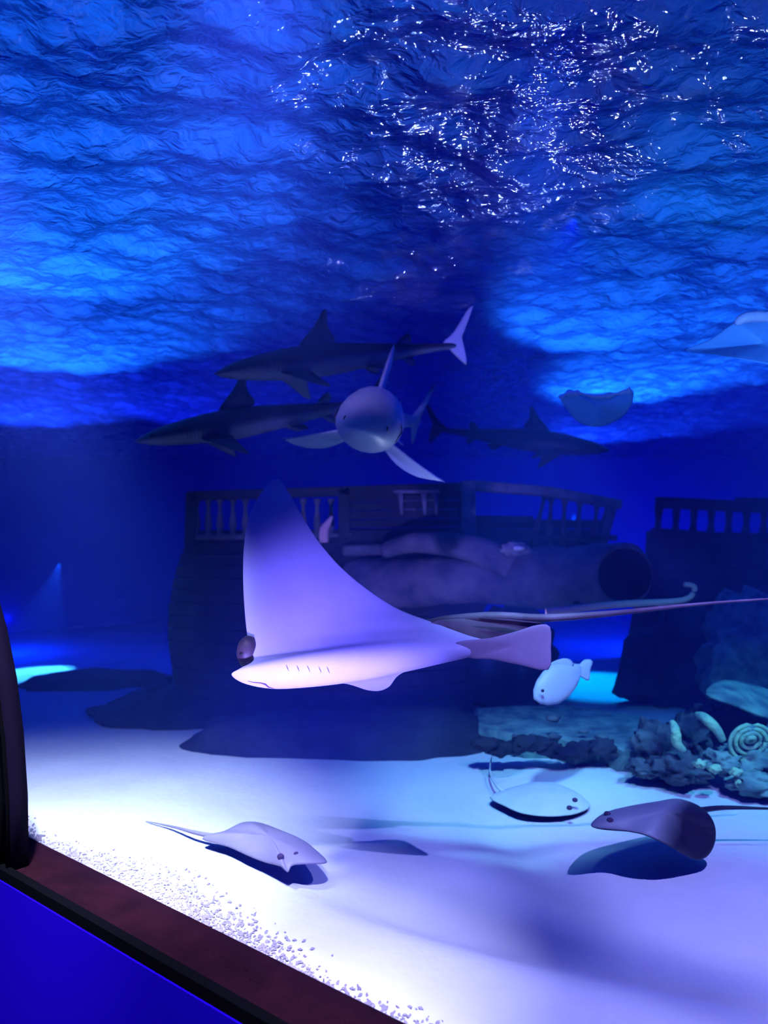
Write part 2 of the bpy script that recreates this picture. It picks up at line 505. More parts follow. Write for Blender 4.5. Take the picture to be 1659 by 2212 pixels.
HU = 3.30
o = link('tunnel_hoop', hoop(HU), M['hoop'], origin=T(HU, 1.57, .06))
props(o, 'dark curved metal hoop of the tunnel rising from the maroon sill', 'hoop')
for s_, u in enumerate((HU - .03, HU + .03)):
    rings = []
    for a, b in arch[:17]:
        rings.append([T(u - .006, 1.535 * a, 2.315 * b), T(u + .006, 1.535 * a, 2.315 * b),
                      T(u + .006, 1.515 * a, 2.295 * b), T(u - .006, 1.515 * a, 2.295 * b)])
    sub('edge_seal', loft(rings), M['black'], o)

rings = [[T(u, 1.52, .0), T(u, 1.78, .0), T(u, 1.78, .07), T(u, 1.765, .085), T(u, 1.56, .085), T(u, 1.52, .085)] for u in
         np.linspace(-3, 9, 40)]
o = link('trim_1', loft(rings), M['sill'], origin=T(1, 1.6, 0), smooth=False); props(o, kind='structure')
rings = [[T(u, 1.492, .06), T(u, 1.53, .0), T(u, 1.53, .105), T(u, 1.492, .105)] for u in (-3, 9)]
o = link('trim_2', loft(rings), M['black'], origin=T(1, 1.5, 0), smooth=False); props(o, kind='structure')
rings = [[T(u, 1.42, -1.3), T(u, 1.58, -1.3), T(u, 1.51, .06), T(u, 1.485, .06)] for u in (-3, 9)]
o = link('wall_tunnel', loft(rings), M['walk'], origin=T(1, 1.5, -1), smooth=False); props(o, kind='structure')

# gravel washed against the sill
rs2 = random.Random(5)
V = []; Fc = []
for k in range(12000):
    u = rs2.uniform(-2.2, 4.2)
    n = 1.79 + abs(rs2.gauss(0, .07)) * (1.2 + .5 * math.sin(3 * u))
    r = rs2.uniform(.002, .007)
    p = T(u, n, r * .3); p.z += float(sand_h(p.x, p.y)) * min(1, max(0, (n - 1.76) / .3)) + .002
    d = Vector((rs2.uniform(-1, 1), rs2.uniform(-1, 1), rs2.uniform(-.3, .3))).normalized()
    s = d.cross(Vector((0, 0, 1))).normalized()
    b = len(V)
    V += [p + d * r * 2, p + s * r, p - d * r * 1.6, p - s * r, p + Vector((0, 0, r * 1.1)), p - Vector((0, 0, r))]
    Fc += [(b, b + 1, b + 4), (b + 1, b + 2, b + 4), (b + 2, b + 3, b + 4), (b + 3, b, b + 4),
           (b, b + 1, b + 5), (b + 1, b + 2, b + 5), (b + 2, b + 3, b + 5), (b + 3, b, b + 5)]
o = link('gravel', mesh(V, Fc), M['stone'], origin=T(1, 1.8, 0), smooth=False)
props(o, 'fine lilac gravel drifted along the tunnel sill', 'gravel', kind='stuff')

# ---- unseen bars added close to two lamps, shaped to throw soft bands on the sand
for k, (Lp, f, lines) in enumerate((((1.6, 1.7, 3.1), .05, (((740, 1885), (1000, 1960), .0042), ((1000, 1960), (1300, 2065), .006), ((1300, 2065), (1700, 2190), .005), ((960, 1730), (1150, 1850), .0035), ((1150, 1850), (1300, 2050), .005))),
                                  ((-.2, 1.3, 3.0), .05, (((640, 1850), (1000, 1960), .004), ((1000, 1960), (1300, 2060), .005))))):
    Lv = Vector(Lp); rr = None
    for j, (a, b, r) in enumerate(lines):
        a = W(*a, EYE * F / (a[1] - HZ)); b = W(*b, EYE * F / (b[1] - HZ))
        me = tube([Lv + (a - Lv) * f, Lv + (b - Lv) * f], r, 8)
        if rr is None:
            rr = link('trim_%d' % (3 + k), me, M['black']); props(rr, kind='structure')  # trim only by name: an added shadow bar
        else: sub('shadow_bar', me, M['black'], rr)

# ================================================================== SHIPWRECK
WY = 7.0
wr = R('shipwreck', W(720, 1400, 7.2), 'dark sunken ship stern with baluster railing behind the large ray', 'shipwreck')


# hull: strakes following a curved section, left edge leaning
def hull_pt(s, h):
    """s 0..1 left to right, h 0..1 bottom to top"""
    top = Vector((-1.88 + 3.4 * s, WY, 1.66))
    xl = -2.12 + 3.3 * s
    bulge = math.sin(min(1, h) * math.pi * .5)
    bot = Vector((-1.75 + 2.55 * s, 5.75 + .7 * abs(s - .5) ** 1.5 * 2, -.05))
    y = bot.y + (top.y - bot.y) * h ** .7
    x = bot.x + (top.x - bot.x) * h + (xl - top.x) * math.sin(math.pi * h) * .8
    z = bot.z + (top.z - bot.z) * h
    return Vector((x, y + .18 * (2 * s - 1) ** 2, z))


NS = 15
for k in range(NS):
    h0 = k / NS + .003; h1 = (k + 1) / NS - .003
    off = Vector((0, random.uniform(-.02, .02), 0))
    r0 = [hull_pt(s, h0) + off for s in np.linspace(0, 1, 9)]
    r1 = [hull_pt(s, h1) + off for s in np.linspace(0, 1, 9)]
    bk = Vector((0, .09, 0))
    rings = [[a, b, b + bk, a + bk] for a, b in zip(r0, r1)]
    sub('hull_plank', loft(rings), M['wood_dark'], wr, smooth=False)
# left return wall and inner core so that no light leaks between boards
core = [[hull_pt(s, h) + Vector((0, .14, 0)) for s in (0, .25, .5, .75, 1)] + [hull_pt(1, h) + Vector((.3, 2.2, 0)), hull_pt(0, h) + Vector((.15, 2.2, 0))] for h in np.linspace(0, 1, 8)]
sub('hull_core', loft(core), M['wood_dark'], wr, smooth=False)
# deck
dk = [W(410, 1175, 7.05), W(1330, 1200, 7.8), W(1300, 1178, 9.4), W(450, 1160, 9.4)]
dkz = 1.6
n_d = 12
for k in range(n_d):
    y0 = 6.98 + k * .2
    sub('deck_plank', box((-1.85, y0 + .1, dkz - .02), (2.2, y0 + .1, dkz - .02), .19, .05), M['wood_dark'], wr, smooth=False)

# left rail section
def rail(p0, p1, w_=.07, h_=.07, mt='wood', nm='rail'):
    return sub(nm, box(p0, p1, w_, h_, bev=.01), M[mt], wr, smooth=False)


def baluster(px, y0, y1, Y, mt='wood', lean=0):
    top = W(px + lean, y0, Y); bot = W(px, y1, Y); pts = [bot.lerp(top, t) for t in (0, .08, .12, .3, .5, .7, .88, .92, 1)]
    rr = [.035, .035, .02, .036, .028, .017, .02, .032, .034]
    sub('baluster', tube(pts, rr, 8), M[mt], wr)


rail(W(408, 1072, WY), W(1012, 1052, WY), .1, .085, 'wood_dark')
rail(W(404, 1160, WY), W(760, 1158, WY), .09, .05, 'wood')
for px in (425, 450, 475, 503, 530, 560, 590, 625, 655, 685, 715):
    baluster(px, 1078, 1158, WY)
sub('post', box(W(412, 1178, WY), W(416, 1064, WY), .1, .1), M['wood_dark'], wr, smooth=False)
sub('post', box(W(744, 1190, WY), W(744, 1055, WY), .11, .1), M['wood_dark'], wr, smooth=False)
# boarded middle section
for k in range(6):
    y0 = 1066 + k * 19
    sub('panel_board', box(W(748, y0 + 9, WY + .05), W(1000, y0 + 5, WY + .05), .05, .078), M['wood_dark'], wr, smooth=False)
sub('post', box(W(1013, 1210, WY - .1), W(1010, 1040, WY - .1), .13, .12), M['wood_pale'], wr, smooth=False)
for px in (865, 915, 940):
    sub('broken_baluster', tube([W(px, 1066, WY - .04), W(px + 2, 1085, WY - .04), W(px + 3, 1112, WY - .04)], [.03, .022, .012], 7), M['wood_pale'], wr)
sub('capping', box(W(850, 1062, WY - .05), W(950, 1062, WY - .05), .05, .03), M['wood_pale'], wr, smooth=False)
# right rail section, sloping down and away
rail(W(1010, 1048, WY - .05), W(1180, 1062, 7.3), .12, .09, 'wood_pale')
rail(W(1178, 1061, 7.3), W(1336, 1090, 7.7), .12, .09, 'wood_pale')
rail(W(1012, 1120, 7.15), W(1150, 1122, 7.3), .06, .06, 'wood_dark')
rail(W(1020, 1185, 7.1), W(1320, 1186, 7.7), .09, .08, 'wood_dark')
for px, lean in ((1148, 30), (1185, 6), (1215, 5), (1245, 8), (1280, 10)):
    baluster(px, 1068 + (px - 1150) * .16, 1182, 7.45, 'wood', lean)
sub('post', box(W(1295, 1190, 7.6), W(1322, 1088, 7.6), .1, .08), M['wood_pale'], wr, smooth=False)
for k in range(3):
    y0 = 1122 + k * 20
    sub('panel_board', box(W(1018, y0 + 9, 7.3), W(1300 + 0, y0 + 11, 7.8), .04, .09), M['wood_dark'], wr, smooth=False)
# lower stern beams
for a, b, wd in ((W(905, 1170, 6.75), W(1080, 1198, 6.75), .12), (W(760, 1225, 6.8), W(1000, 1190, 6.8), .09),
                 (W(740, 1190, 6.9), W(1010, 1180, 6.9), .1)):
    sub('beam', box(a, b, wd, wd, bev=.02), M['wood'], wr, smooth=False)

# ---- the big hollow mast log
c0 = W(1352, 1243, 5.6); c1 = W(760, 1262, 6.9)
ax = (c1 - c0).normalized(); s1 = ax.cross(Vector((0, 0, 1))).normalized(); s2 = s1.cross(ax).normalized()
lg = R('hollow_log', c0.lerp(c1, .5) - Vector((0, 0, .22)), 'thick crusted hollow log lying across the wreck with its dark mouth to the right', 'log')
rings = []; Lg = (c1 - c0).length
sg = 1 if s1.y < 0 else -1


def CUT(a, t):   # the end is broken off slantwise
    return .15 * sg * math.cos(a) * max(0, 1 - t * 3)


for k in range(60):
    t = k / 59
    r0 = .232 + .02 * math.sin(9 * t) - .03 * t
    rings.append([c0 + ax * (Lg * t + CUT(a, t)) + (s1 * math.cos(a) + s2 * math.sin(a)) *
                  (r0 * (1 + .12 * noise.noise(Vector((math.cos(a) * 1.2, math.sin(a) * 1.2, t * 9))) + .06 * noise.noise(Vector((math.cos(a) * 3, math.sin(a) * 3, t * 30)))))
                  for a in [2 * math.pi * j / 40 for j in range(40)]])
inner = []
for t, r0 in ((0, .205), (.12, .2), (.3, .19)):
    inner.append([c0 + ax * (Lg * t + CUT(a, t)) + (s1 * math.cos(a) + s2 * math.sin(a)) * r0 for a in [2 * math.pi * j / 40 for j in range(40)]])
sub('bark', loft(list(reversed(inner)) + rings), M['log'], lg)
sub('hollow_shade', loft([[p.lerp(c0 + ax * .1, .02) for p in r] for r in inner], cap=False, recalc=False), M['black'], lg)  # black sheet, shade of the hollow put into its colour
sub('knot_hole', ball(W(1252, 1303, 5.62), .05, 1, .5, .4, 2, .2), M['black'], lg)
sub('side_limb', tube(spline([W(1110, 1225, 5.9), W(1020, 1185, 6.1), W(900, 1172, 6.4), W(830, 1190, 6.6)], 5),
                      [.13 - .004 * k for k in range(16)], 12), M['log'], lg)
o = link('coral_clump', ball(W(1112, 1186, 5.75), .075, 1.5, 1, .75, 3, .5, 2.5, 4), M['wood_pale'])
props(o, 'small rough coral clump with a white tip on top of the hollow log', 'coral')
sub('white_tip', ball(W(1120, 1184, 5.68), .032, 1.5, 1, .6, 2, .4, 2, 2), M['coral_white'], o)

# spar with hooked end under the log
sp_ = link('broken_spar', tube(spline([W(1180, 1322, 5.3), W(1330, 1306, 5.3), W(1450, 1300, 5.3), W(1490, 1290, 5.3), W(1500, 1268, 5.3), W(1478, 1262, 5.3)], 5),
                              [.028 - .0004 * k for k in range(26)], 8), M['coral_pink'])
props(sp_, 'thin pinkish crusted spar with hooked end right of the log mouth', 'spar')
o = link('branch_coral', tube(spline([W(700, 1172, 6.3), W(700, 1145, 6.3), W(708, 1130, 6.3), W(718, 1115, 6.3)], 4), [.04, .042, .045, .044, .042, .04, .038, .035, .03, .025, .02, .016, .01], 8), M['coral_pink'])
props(o, 'pale pink upright coral on the wreck beside the big ray wing', 'coral')

# ---- second wreck piece at the right
w2 = R('sunken_ship_bow', W(1560, 1450, 8.5), 'dark second ship section with small railing at the right edge', 'shipwreck')


def s2(nm, me, mt): return sub(nm, me, M[mt], w2, smooth=False)


Y2 = 8.2
s2('rail', box(W(1418, 1085, Y2), W(1720, 1100, Y2), .09, .12), 'wood_dark')
s2('rail', box(W(1408, 1150, Y2), W(1720, 1172, Y2), .09, .1), 'wood_dark')
s2('rail', box(W(1590, 1082, Y2 - .3), W(1720, 1084, Y2 - .3), .07, .07), 'wood_dark')
for k in range(8):
    px = 1424 + k * 38
    s2('baluster', tube([W(px - 4, 1156 + k, Y2), W(px - 2, 1130, Y2), W(px, 1092, Y2)], [.055, .03, .05], 8), 'wood_dark')
for k in range(13):
    y0 = 1160 + k * 24
    xl = 1398 - k * 1.5
    Yk = Y2 - k * .09
    s2('hull_plank', box(W(xl, y0, Yk), W(1760, y0 + 6, Yk), .08, .128 * Yk / Y2), 'wood_dark')
s2('hull_core', loft([[W(1400, 1165, Y2 + .1), W(1760, 1180, Y2 + .1), W(1760, 1160, Y2 + 2), W(1420, 1160, Y2 + 2)],
                      [W(1330, 1500, 6.9), W(1760, 1520, 6.9), W(1760, 1420, Y2 + 2), W(1400, 1420, Y2 + 2)]]), 'wood_dark')


# ================================================================== ROCKS
def rock(name, px, py, Y, r, sx, sy, sz, mt, label, seed, amp=.45, freq=1.6, cat='rock', group=None, sub_=4):
    o = link(name, ball(W(px, py, Y), r, sx, sy, sz, sub_, amp, freq, seed), M[mt])
    return props(o, label, cat, group)


rock('rock_mound', 240, 1530, 8.1, .62, 2.3, 1, .62, 'rock_dark', 'long low dark mound in place of unlit seabed left of the wreck', 1, .2)  # first three mounds: shade on the seabed built as dark rock
rock('rock_mound', 420, 1560, 6.7, .46, 2.0, 1, .62, 'rock_dark', 'low dark mound in place of shaded sand at the left foot of the wreck', 2, .2)
rock('rock_mound', 760, 1610, 5.75, .42, 3.1, 1.3, .72, 'rock_dark', 'wide dark mound in place of soft shadow under the large ray before the hull', 3, .15)
rock('rock_mound', 1462, 1440, 7.3, .5, 1.0, 1, 1.1, 'rock_dark', 'dark rock right of the lit gap, behind the reef pile', 4)
rock('rock_mound', 1100, 1430, 7.0, .45, 1.0, 1, 1.1, 'rock_dark', 'dark rock under the log, left of the lit gap', 14)
rock('reef_boulder', 1640, 1430, 6.4, .5, 1.0, 1, 1.1, 'rock_pale', 'dim teal boulder high at the right edge behind the reef', 5)

# coral shelf with pale top
sh = R('stone_shelf', W(1210, 1600, 5.4), 'flat stone shelf with pale blue top and dark ragged front edge', 'shelf')
out_ = [W(1030, 1528, 6.9), W(1110, 1522, 6.9), W(1240, 1524, 6.9), W(1390, 1545, 6.7), W(1470, 1580, 6.0), W(1400, 1640, 5.35),
        W(1345, 1622, 5.3), W(1300, 1600, 5.25), W(1240, 1606, 5.2), W(1190, 1592, 5.25), W(1120, 1588, 5.25), W(1035, 1568, 5.4)]
zt = .16
o2 = [Vector(((p.x), p.y, zt)) for p in out_]
o2 = []
for (px, py) in ((1032, 1530), (1110, 1524), (1240, 1526), (1390, 1546), (1440, 1590), (1400, 1625), (1345, 1622), (1300, 1600), (1240, 1606), (1190, 1590), (1120, 1588), (1035, 1572)):
    Yd = (EYE - zt) * F / (py - HZ); o2.append(W(px, py, Yd))
cs = sum(o2, Vector()) / len(o2)
me = mesh(o2 + [p + Vector((0, 0, -.05)) + (p - cs) * .01 for p in o2] + [p.lerp(cs, .15) - Vector((0, 0, .2)) for p in o2],
          [tuple(range(12))] + [(i, (i + 1) % 12, 12 + (i + 1) % 12, 12 + i) for i in range(12)] +
          [(12 + i, 12 + (i + 1) % 12, 24 + (i + 1) % 12, 24 + i) for i in range(12)] + [tuple(range(24, 36))])
sub('slab', me, M['sand_shelf'] if 'sand_shelf' in M else M['rock_pale'], sh, smooth=False)
for k in range(11):
    px = 1050 + k * 28; py = 1592 + 10 * math.sin(k * 1.3) + k * 2
    sub('edge_rock', ball(W(px, py + 14, 4.95 + .02 * (k % 3)), .07, 1.3, .9, .6 + .2 * (k % 2), 3, .5, 2, k), M['rock_dark'], sh)
for px, py, r in ((1115, 1590, .02), (1150, 1588, .018), (1198, 1591, .03), (1262, 1580, .024), (1300, 1592, .03), (1195, 1552, .035)):
    sub('edge_stone', ball(W(px, py, 5.15), r, 1.6, 1, .7, 2, .4, 2, px), M['rock'], sh)

# reef pile
RF = [
    (1420, 1615, 4.75, .15, 1.0, 1, 1.0, 'rock', 'dark pitted rock at the left end of the reef pile'),
    (1395, 1660, 4.6, .08, 1.3, 1, .6, 'rock', 'small dark rock low beside the stone shelf'),
    (1470, 1660, 4.5, .13, 1.3, 1, .6, 'rock', 'dark rock at the front foot of the reef pile'),
    (1490, 1590, 4.9, .13, .9, 1, 1.1, 'rock', 'tall dark rock in the middle of the reef pile'),
    (1560, 1570, 5.1, .2, 1.1, 1, .9, 'rock_dark', 'dark hollow rock under the pale slab of the reef'),
    (1620, 1640, 4.5, .15, 1.1, 1, .7, 'rock_pale', 'teal algae covered rock under the swirled coral'),
    (1560, 1645, 4.45, .09, 1.2, 1, .7, 'rock_pale', 'small teal rock between dark rock and swirled coral'),
    (1640, 1690, 4.3, .12, 1.4, 1, .5, 'rock_pale', 'low teal rock at the reef foot by the right edge'),
]
for k, r_ in enumerate(RF):
    rock('reef_rock', *r_, k + 20, .6, 2.2)
o = link('pale_slab', puff([W(1525, 1500, 4.7), W(1545, 1475, 5.0), W(1590, 1472, 5.1), W(1680, 1500, 5.1), W(1720, 1555, 4.7), W(1650, 1548, 4.6), W(1590, 1525, 4.6)],
                           (0, -.35, .9), .05), M['rock_pale'])
props(o, 'pale teal rock slab tilted on top of the reef at right', 'rock')
# ring coral
rc = R('swirled_coral', W(1618, 1630, 4.45), 'round green coral with concentric ridges at the right edge', 'coral')
sub('dome', ball(W(1622, 1606, 4.5), .13, 1, .7, .9, 3, .1), M['rock_pale'], rc)
for k, r in enumerate((.125, .09, .055, .022)):
    cc = W(1622, 1604 - k * 2, 4.40 - .012 * k)
    pts = [cc + Vector((math.cos(a) * r, -.02 * math.sin(a), math.sin(a) * r * .9)) for a in np.linspace(0, 2 * math.pi, 25)]
    sub('ridge', tube(pts, .013, 7), M['coral_green'], rc)
o = link('tube_coral', tube(spline([W(1505, 1545, 4.6), W(1520, 1550, 4.5), W(1545, 1572, 4.45), W(1562, 1600, 4.45)], 5), [.02 + .012 * math.sin(math.pi * k / 15) for k in range(16)], 10), M['coral_green'])
props(o, 'bright green finger coral slanting across the middle of the reef', 'coral')
o = link('tube_coral', tube(spline([W(1452, 1560, 4.5), W(1460, 1580, 4.42), W(1462, 1605, 4.42), W(1478, 1622, 4.42)], 5), [.018 + .012 * math.sin(math.pi * k / 15) for k in range(16)], 10), M['coral_green'])
props(o, 'dull green coral finger standing on the left reef rock', 'coral')
for k, (px, py) in enumerate(((1545, 1660), (1590, 1668), (1512, 1650), (1600, 1690))):
    o = link('pebble_coral', ball(W(px, py, 4.25), .028, 1.3, 1, .9, 3, .5, 2, k), M['coral_green'])
    props(o, ['small green coral lump low on the reef, above the pale one', 'pale coral lump under the swirled coral foot',
              'green coral lump beside the front dark rock', 'lowest coral lump at the reef foot on the sand'][k], 'coral')


# ================================================================== HERO RAY
RY = R('eagle_ray', W(760, 1440, 3.0) - Vector((0, 0, .1)), 'large lilac ray gliding left with pale belly and one wing raised high', 'ray')
st = [  # leading (px,py,Y), trailing (px,py,Y), half thickness
    ((590, 1037, 3.42), (604, 1036, 3.43), .002), ((562, 1068, 3.40), (624, 1064, 3.42), .005), ((540, 1112, 3.37), (650, 1110, 3.41), .008),
    ((528, 1170, 3.33), (690, 1172, 3.38), .011), ((525, 1245, 3.27), (752, 1240, 3.33), .016),
    ((529, 1325, 3.18), (850, 1310, 3.26), .026), ((537, 1390, 3.10), (945, 1348, 3.20), .040),
    ((548, 1425, 3.04), (1010, 1372, 3.15), .052), ((520, 1443, 2.99), (1065, 1388, 3.12), .058),
    ((500, 1458, 2.98), (1070, 1398, 3.10), .058), ((532, 1478, 2.99), (1045, 1412, 3.10), .052), ((596, 1488, 3.02), (985, 1420, 3.12), .04),
    ((660, 1479, 3.10), (905, 1440, 3.18), .022), ((740, 1476, 3.25), (862, 1458, 3.28), .010), ((790, 1490, 3.42), (842, 1482, 3.42), .004),
    ((812, 1493, 3.5), (826, 1491, 3.5), .001)]
Ls = spline([W(*a[0]) for a in st], 5); Ts = spline([W(*a[1]) for a in st], 5)
ths = [p.x for p in spline([Vector((a[2], 0, 0)) for a in st], 5)]
NC = 26
near, far = [], []
for i in range(len(Ls)):
    a, b = Ls[i], Ts[i]
    i0, i1 = max(0, i - 1), min(len(Ls) - 1, i + 1)
    span = (Ls[i1] + Ts[i1]) - (Ls[i0] + Ts[i0]); ch = b - a
    nrm = span.cross(ch).normalized()
    if nrm.y > 0: nrm = -nrm
    rn, rf = [], []
    for k in range(NC + 1):
        t = .5 - .5 * math.cos(math.pi * k / NC)
        pr = (math.sqrt(t) * (1 - t) * 2.2 * (1 - .35 * t)); pn = math.sin(math.pi * t) ** .75
        base = a.lerp(b, t)
        rn.append(base + nrm * ths[i] * pn * .7); rf.append(base - nrm * ths[i] * pr * 1.1)
    near.append(rn); far.append(rf)
n = NC + 1; V = [p for r in near for p in r] + [p for r in far for p in r]; Fc = []; mi = []
off = len(near) * n
for i in range(len(near) - 1):
    for k in range(NC):
        a = i * n + k
        Fc.append((a, a + 1, a + n + 1, a + n)); mi.append(0)
        Fc.append((off + a, off + a + n, off + a + n + 1, off + a + 1)); mi.append(1)
me = bpy.data.meshes.new('m'); me.from_pydata([tuple(v) for v in V], [], Fc); me.polygons.foreach_set('material_index', mi)
bm = bmesh.new(); bm.from_mesh(me); bmesh.ops.remove_doubles(bm, verts=bm.verts, dist=1e-4)
bmesh.ops.recalc_face_normals(bm, faces=bm.faces); bm.to_mesh(me); bm.free()
sub('body', me, [M['ray_belly'], M['ray_back']], RY)
sub('head', ball(W(536, 1408, 3.11), .05, .95, 1.1, 1.35, 3, .1), M['ray_back'], RY)
sub('eye', ball(W(522, 1412, 3.06), .009, 1, 1, 1, 2), M['eye'], RY)
from mathutils.bvhtree import BVHTree
BV = BVHTree.FromPolygons([Vector(v) for v in V], Fc)
eye_pt = Vector((0, 0, EYE))


def skin(px, py):
    d_ = (W(px, py, 1) - eye_pt).normalized()
    hit = BV.ray_cast(eye_pt, d_)[0]
    return (hit - d_ * .0005) if hit is not None else W(px, py, 2.97)


for k, px in enumerate((618, 641, 664, 688, 706)):
    sub('gill_slit', tube([skin(px, 1436 + k), skin(px + 3, 1443 + k), skin(px + 6, 1450 + k)], [.0012, .003, .0012], 6, .5), M['slit'], RY)
sub('mouth', tube([skin(*q) for q in ((535, 1471), (548, 1474), (562, 1475), (573, 1478), (580, 1484), (592, 1487))], [.001, .002, .0025, .004, .0035, .001], 6), M['slit'], RY)
sub('pelvic_fin', puff([W(985, 1388, 3.08), W(1060, 1378, 3.06), W(1120, 1362, 3.05), W(1160, 1350, 3.05), W(1188, 1354, 3.05), W(1190, 1400, 3.05), W(1184, 1447, 3.05),
                        W(1120, 1436, 3.05), W(1060, 1424, 3.06), W(1010, 1420, 3.08)], (0, -1, .1), .012, sub_=3), M['ray_fin'], RY)
sub('pelvic_fin', puff([W(930, 1345, 3.2), W(1000, 1336, 3.2), W(1080, 1333, 3.2), W(1170, 1345, 3.2), W(1140, 1370, 3.2), W(1060, 1388, 3.2), W(970, 1392, 3.2)],
                       (0, -1, .1), .012, sub_=3), M['ray_tail'], RY)
tp = spline([W(890, 1348, 3.27), W(1050, 1332, 3.2), W(1180, 1335, 3.18), W(1330, 1324, 3.15), W(1480, 1308, 3.1), W(1600, 1298, 3.1), W(1760, 1288, 3.1)], 4)
sub('tail', tube(tp, [.004, .012, .021, .021, .021, .02, .019, .018, .017, .016, .015, .014, .012, .011, .010, .009, .008, .007, .007, .006, .006, .005, .005, .004, .003], 8), M['ray_tail'], RY)
sub('tail_ridge', tube([W(1035, 1336, 3.16), W(1100, 1340, 3.155), W(1170, 1346, 3.155)], [.002, .006, .002], 6), M['slit'], RY)


# ================================================================== SHARKS
def shark(snout, tail, L_scale, roll, label, mt, bend=0.0, twist=0.0, pec=1.0, fat=1.0, tail_mat=None, dors=1.0):
    snout = Vector(snout); tail = Vector(tail); L = (snout - tail).length
    fx = (snout - tail).normalized()
    sy = Vector((0, 0, 1)).cross(fx).normalized(); uz = fx.cross(sy).normalized()
    rot = Matrix.Rotation(roll, 3, fx); sy = rot @ sy; uz = rot @ uz
    Mx = Matrix((fx, sy, uz)).transposed().to_4x4(); Mx.translation = (snout + tail) / 2
    rt = bpy.data.objects.new('shark', None); COL.objects.link(rt); rt.matrix_world = Mx
    rt.empty_display_size = .1
    props(rt, label, 'shark')

    def P(t, y, z):  # t along the body from the snout, y side, z up, all in body lengths
        return Vector(((.5 - t) * L, y * L + bend * L * max(0, t - .3) ** 2, z * L))

    def part(nm, me, m_):
        for q in (m_ if isinstance(m_, list) else [m_]): me.materials.append(q)
        me.polygons.foreach_set('use_smooth', [True] * len(me.polygons))
        o = bpy.data.objects.new(nm, me); COL.objects.link(o); o.parent = rt
        return o
    prof_ = [(0, .002, .002), (.015, .02, .012), (.05, .042, .03), (.1, .058, .048), (.17, .068, .062), (.26, .074, .075), (.36, .076, .082),
             (.48, .066, .075), (.6, .05, .058), (.7, .035, .042), (.8, .022, .028), (.88, .014, .02), (.94, .010, .017), (.98, .004, .012)]
    rings = []
    for t, wy, hz in prof_:
        rings.append([P(t, wy * fat * math.cos(a), hz * fat * math.sin(a) * (1 if math.sin(a) > 0 else .85) - .004) for a in
                      [2 * math.pi * k / 20 for k in range(20)]])
    part('body', loft(rings), M[mt])

    def fin(nm, pts, axis, th=.008, m_=None):
        me = puff([P(*p) for p in pts], axis, th * L, sub_=3, rings=3)
        return part(nm, me, m_ or M[mt])
    tm = tail_mat or M[mt]
    fin('dorsal_fin', [(.33, 0, .06), (.40, 0, .13 * dors), (.445, 0, .185 * dors), (.46, 0, .18 * dors), (.455, 0, .12), (.475, 0, .065), (.4, 0, .05)], (0, 1, 0), .01)
    fin('second_dorsal_fin', [(.72, 0, .03), (.755, 0, .06), (.775, 0, .062), (.78, 0, .035), (.75, 0, .02)], (0, 1, 0), .005)
    fin('anal_fin', [(.73, 0, -.03), (.76, 0, -.058), (.78, 0, -.06), (.78, 0, -.035), (.75, 0, -.02)], (0, 1, 0), .005)
    for s in (-1, 1):
        fin('pectoral_fin', [(.24, s * .05, -.03), (.30, s * .14 * pec, -.075), (.36, s * .225 * pec, -.115), (.385, s * .235 * pec, -.12), (.37, s * .16 * pec, -.085 - .05 * twist), (.36, s * .10, -.06 - .055 * twist),
                             (.35, s * .05, -.04 - .03 * twist)], (0, s * .4, 1), .008)
        fin('pelvic_fin', [(.58, s * .03, -.04), (.62, s * .07, -.065), (.65, s * .075, -.068), (.64, s * .03, -.045)], (0, s * .4, 1), .005)
        e = part('eye', ball(P(.065, s * .043 * fat, .008), .007 * L, 1, .6, 1, 2), M['eye'])
        for g in range(5):
            part('gill_slit', tube([P(.19 + .014 * g, s * .0695 * fat, .018), P(.193 + .014 * g, s * .074 * fat, 0), P(.19 + .014 * g, s * .066 * fat, -.028)], [.001 * L, .002 * L, .001 * L], 5), M['slit'])
    fin('tail_fin', [(.91, 0, .015), (.96, 0, .05), (1.03, 0, .13), (1.06, 0, .15), (1.05, 0, .125), (1.0, 0, .04), (.985, 0, .0),
                     (1.0, 0, -.06), (.995, 0, -.085), (.97, 0, -.06), (.93, 0, -.015)], (0, 1, 0), .007, tm)
    part('mouth', tube([P(.085, -.03 * fat, -.022), P(.06, -.02, -.027), P(.052, 0, -.027), P(.06, .02, -.027), P(.085, .03 * fat, -.022)], .001 * L, 6), M['slit'])
    return rt


# upper dark shark with lilac tail
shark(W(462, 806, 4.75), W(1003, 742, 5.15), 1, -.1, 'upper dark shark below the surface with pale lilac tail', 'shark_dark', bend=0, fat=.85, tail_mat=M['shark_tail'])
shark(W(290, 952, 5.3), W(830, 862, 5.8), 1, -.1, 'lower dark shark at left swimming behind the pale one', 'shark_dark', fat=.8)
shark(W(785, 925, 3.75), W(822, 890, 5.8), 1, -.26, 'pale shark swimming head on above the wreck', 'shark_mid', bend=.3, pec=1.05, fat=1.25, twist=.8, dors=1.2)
shark(W(1318, 972, 7.4), W(930, 925, 7.9), 1, 0, 'distant dark shark facing right above the wreck rail', 'shark_dark', fat=.85)

# ================================================================== OTHER RAYS
def flat_ray(name, label, outline, up, th, mt, low=.3, center=None, lift=0, tail=None, tr=.012, eyes=(), group=None):
    o = link(name, puff(outline, up, th, center=center, low=th * low, sub_=5, rings=8, lift=lift), M[mt])
    props(o, label, 'ray', group)
    if tail:
        pts = spline(tail, 5); nn = len(pts)
        sub('tail', tube(pts, [tr * (1 - .85 * k / (nn - 1)) for k in range(nn)], 7), M[mt], o)
    for e in eyes: sub('eye', ball(e, .016, 1, 1, .8, 2), M['slit'], o)
    return o


def G(px, py, z=0):
    """point on a level plane z above the sand"""
    return W(px, py, (EYE - z) * F / (py - HZ))


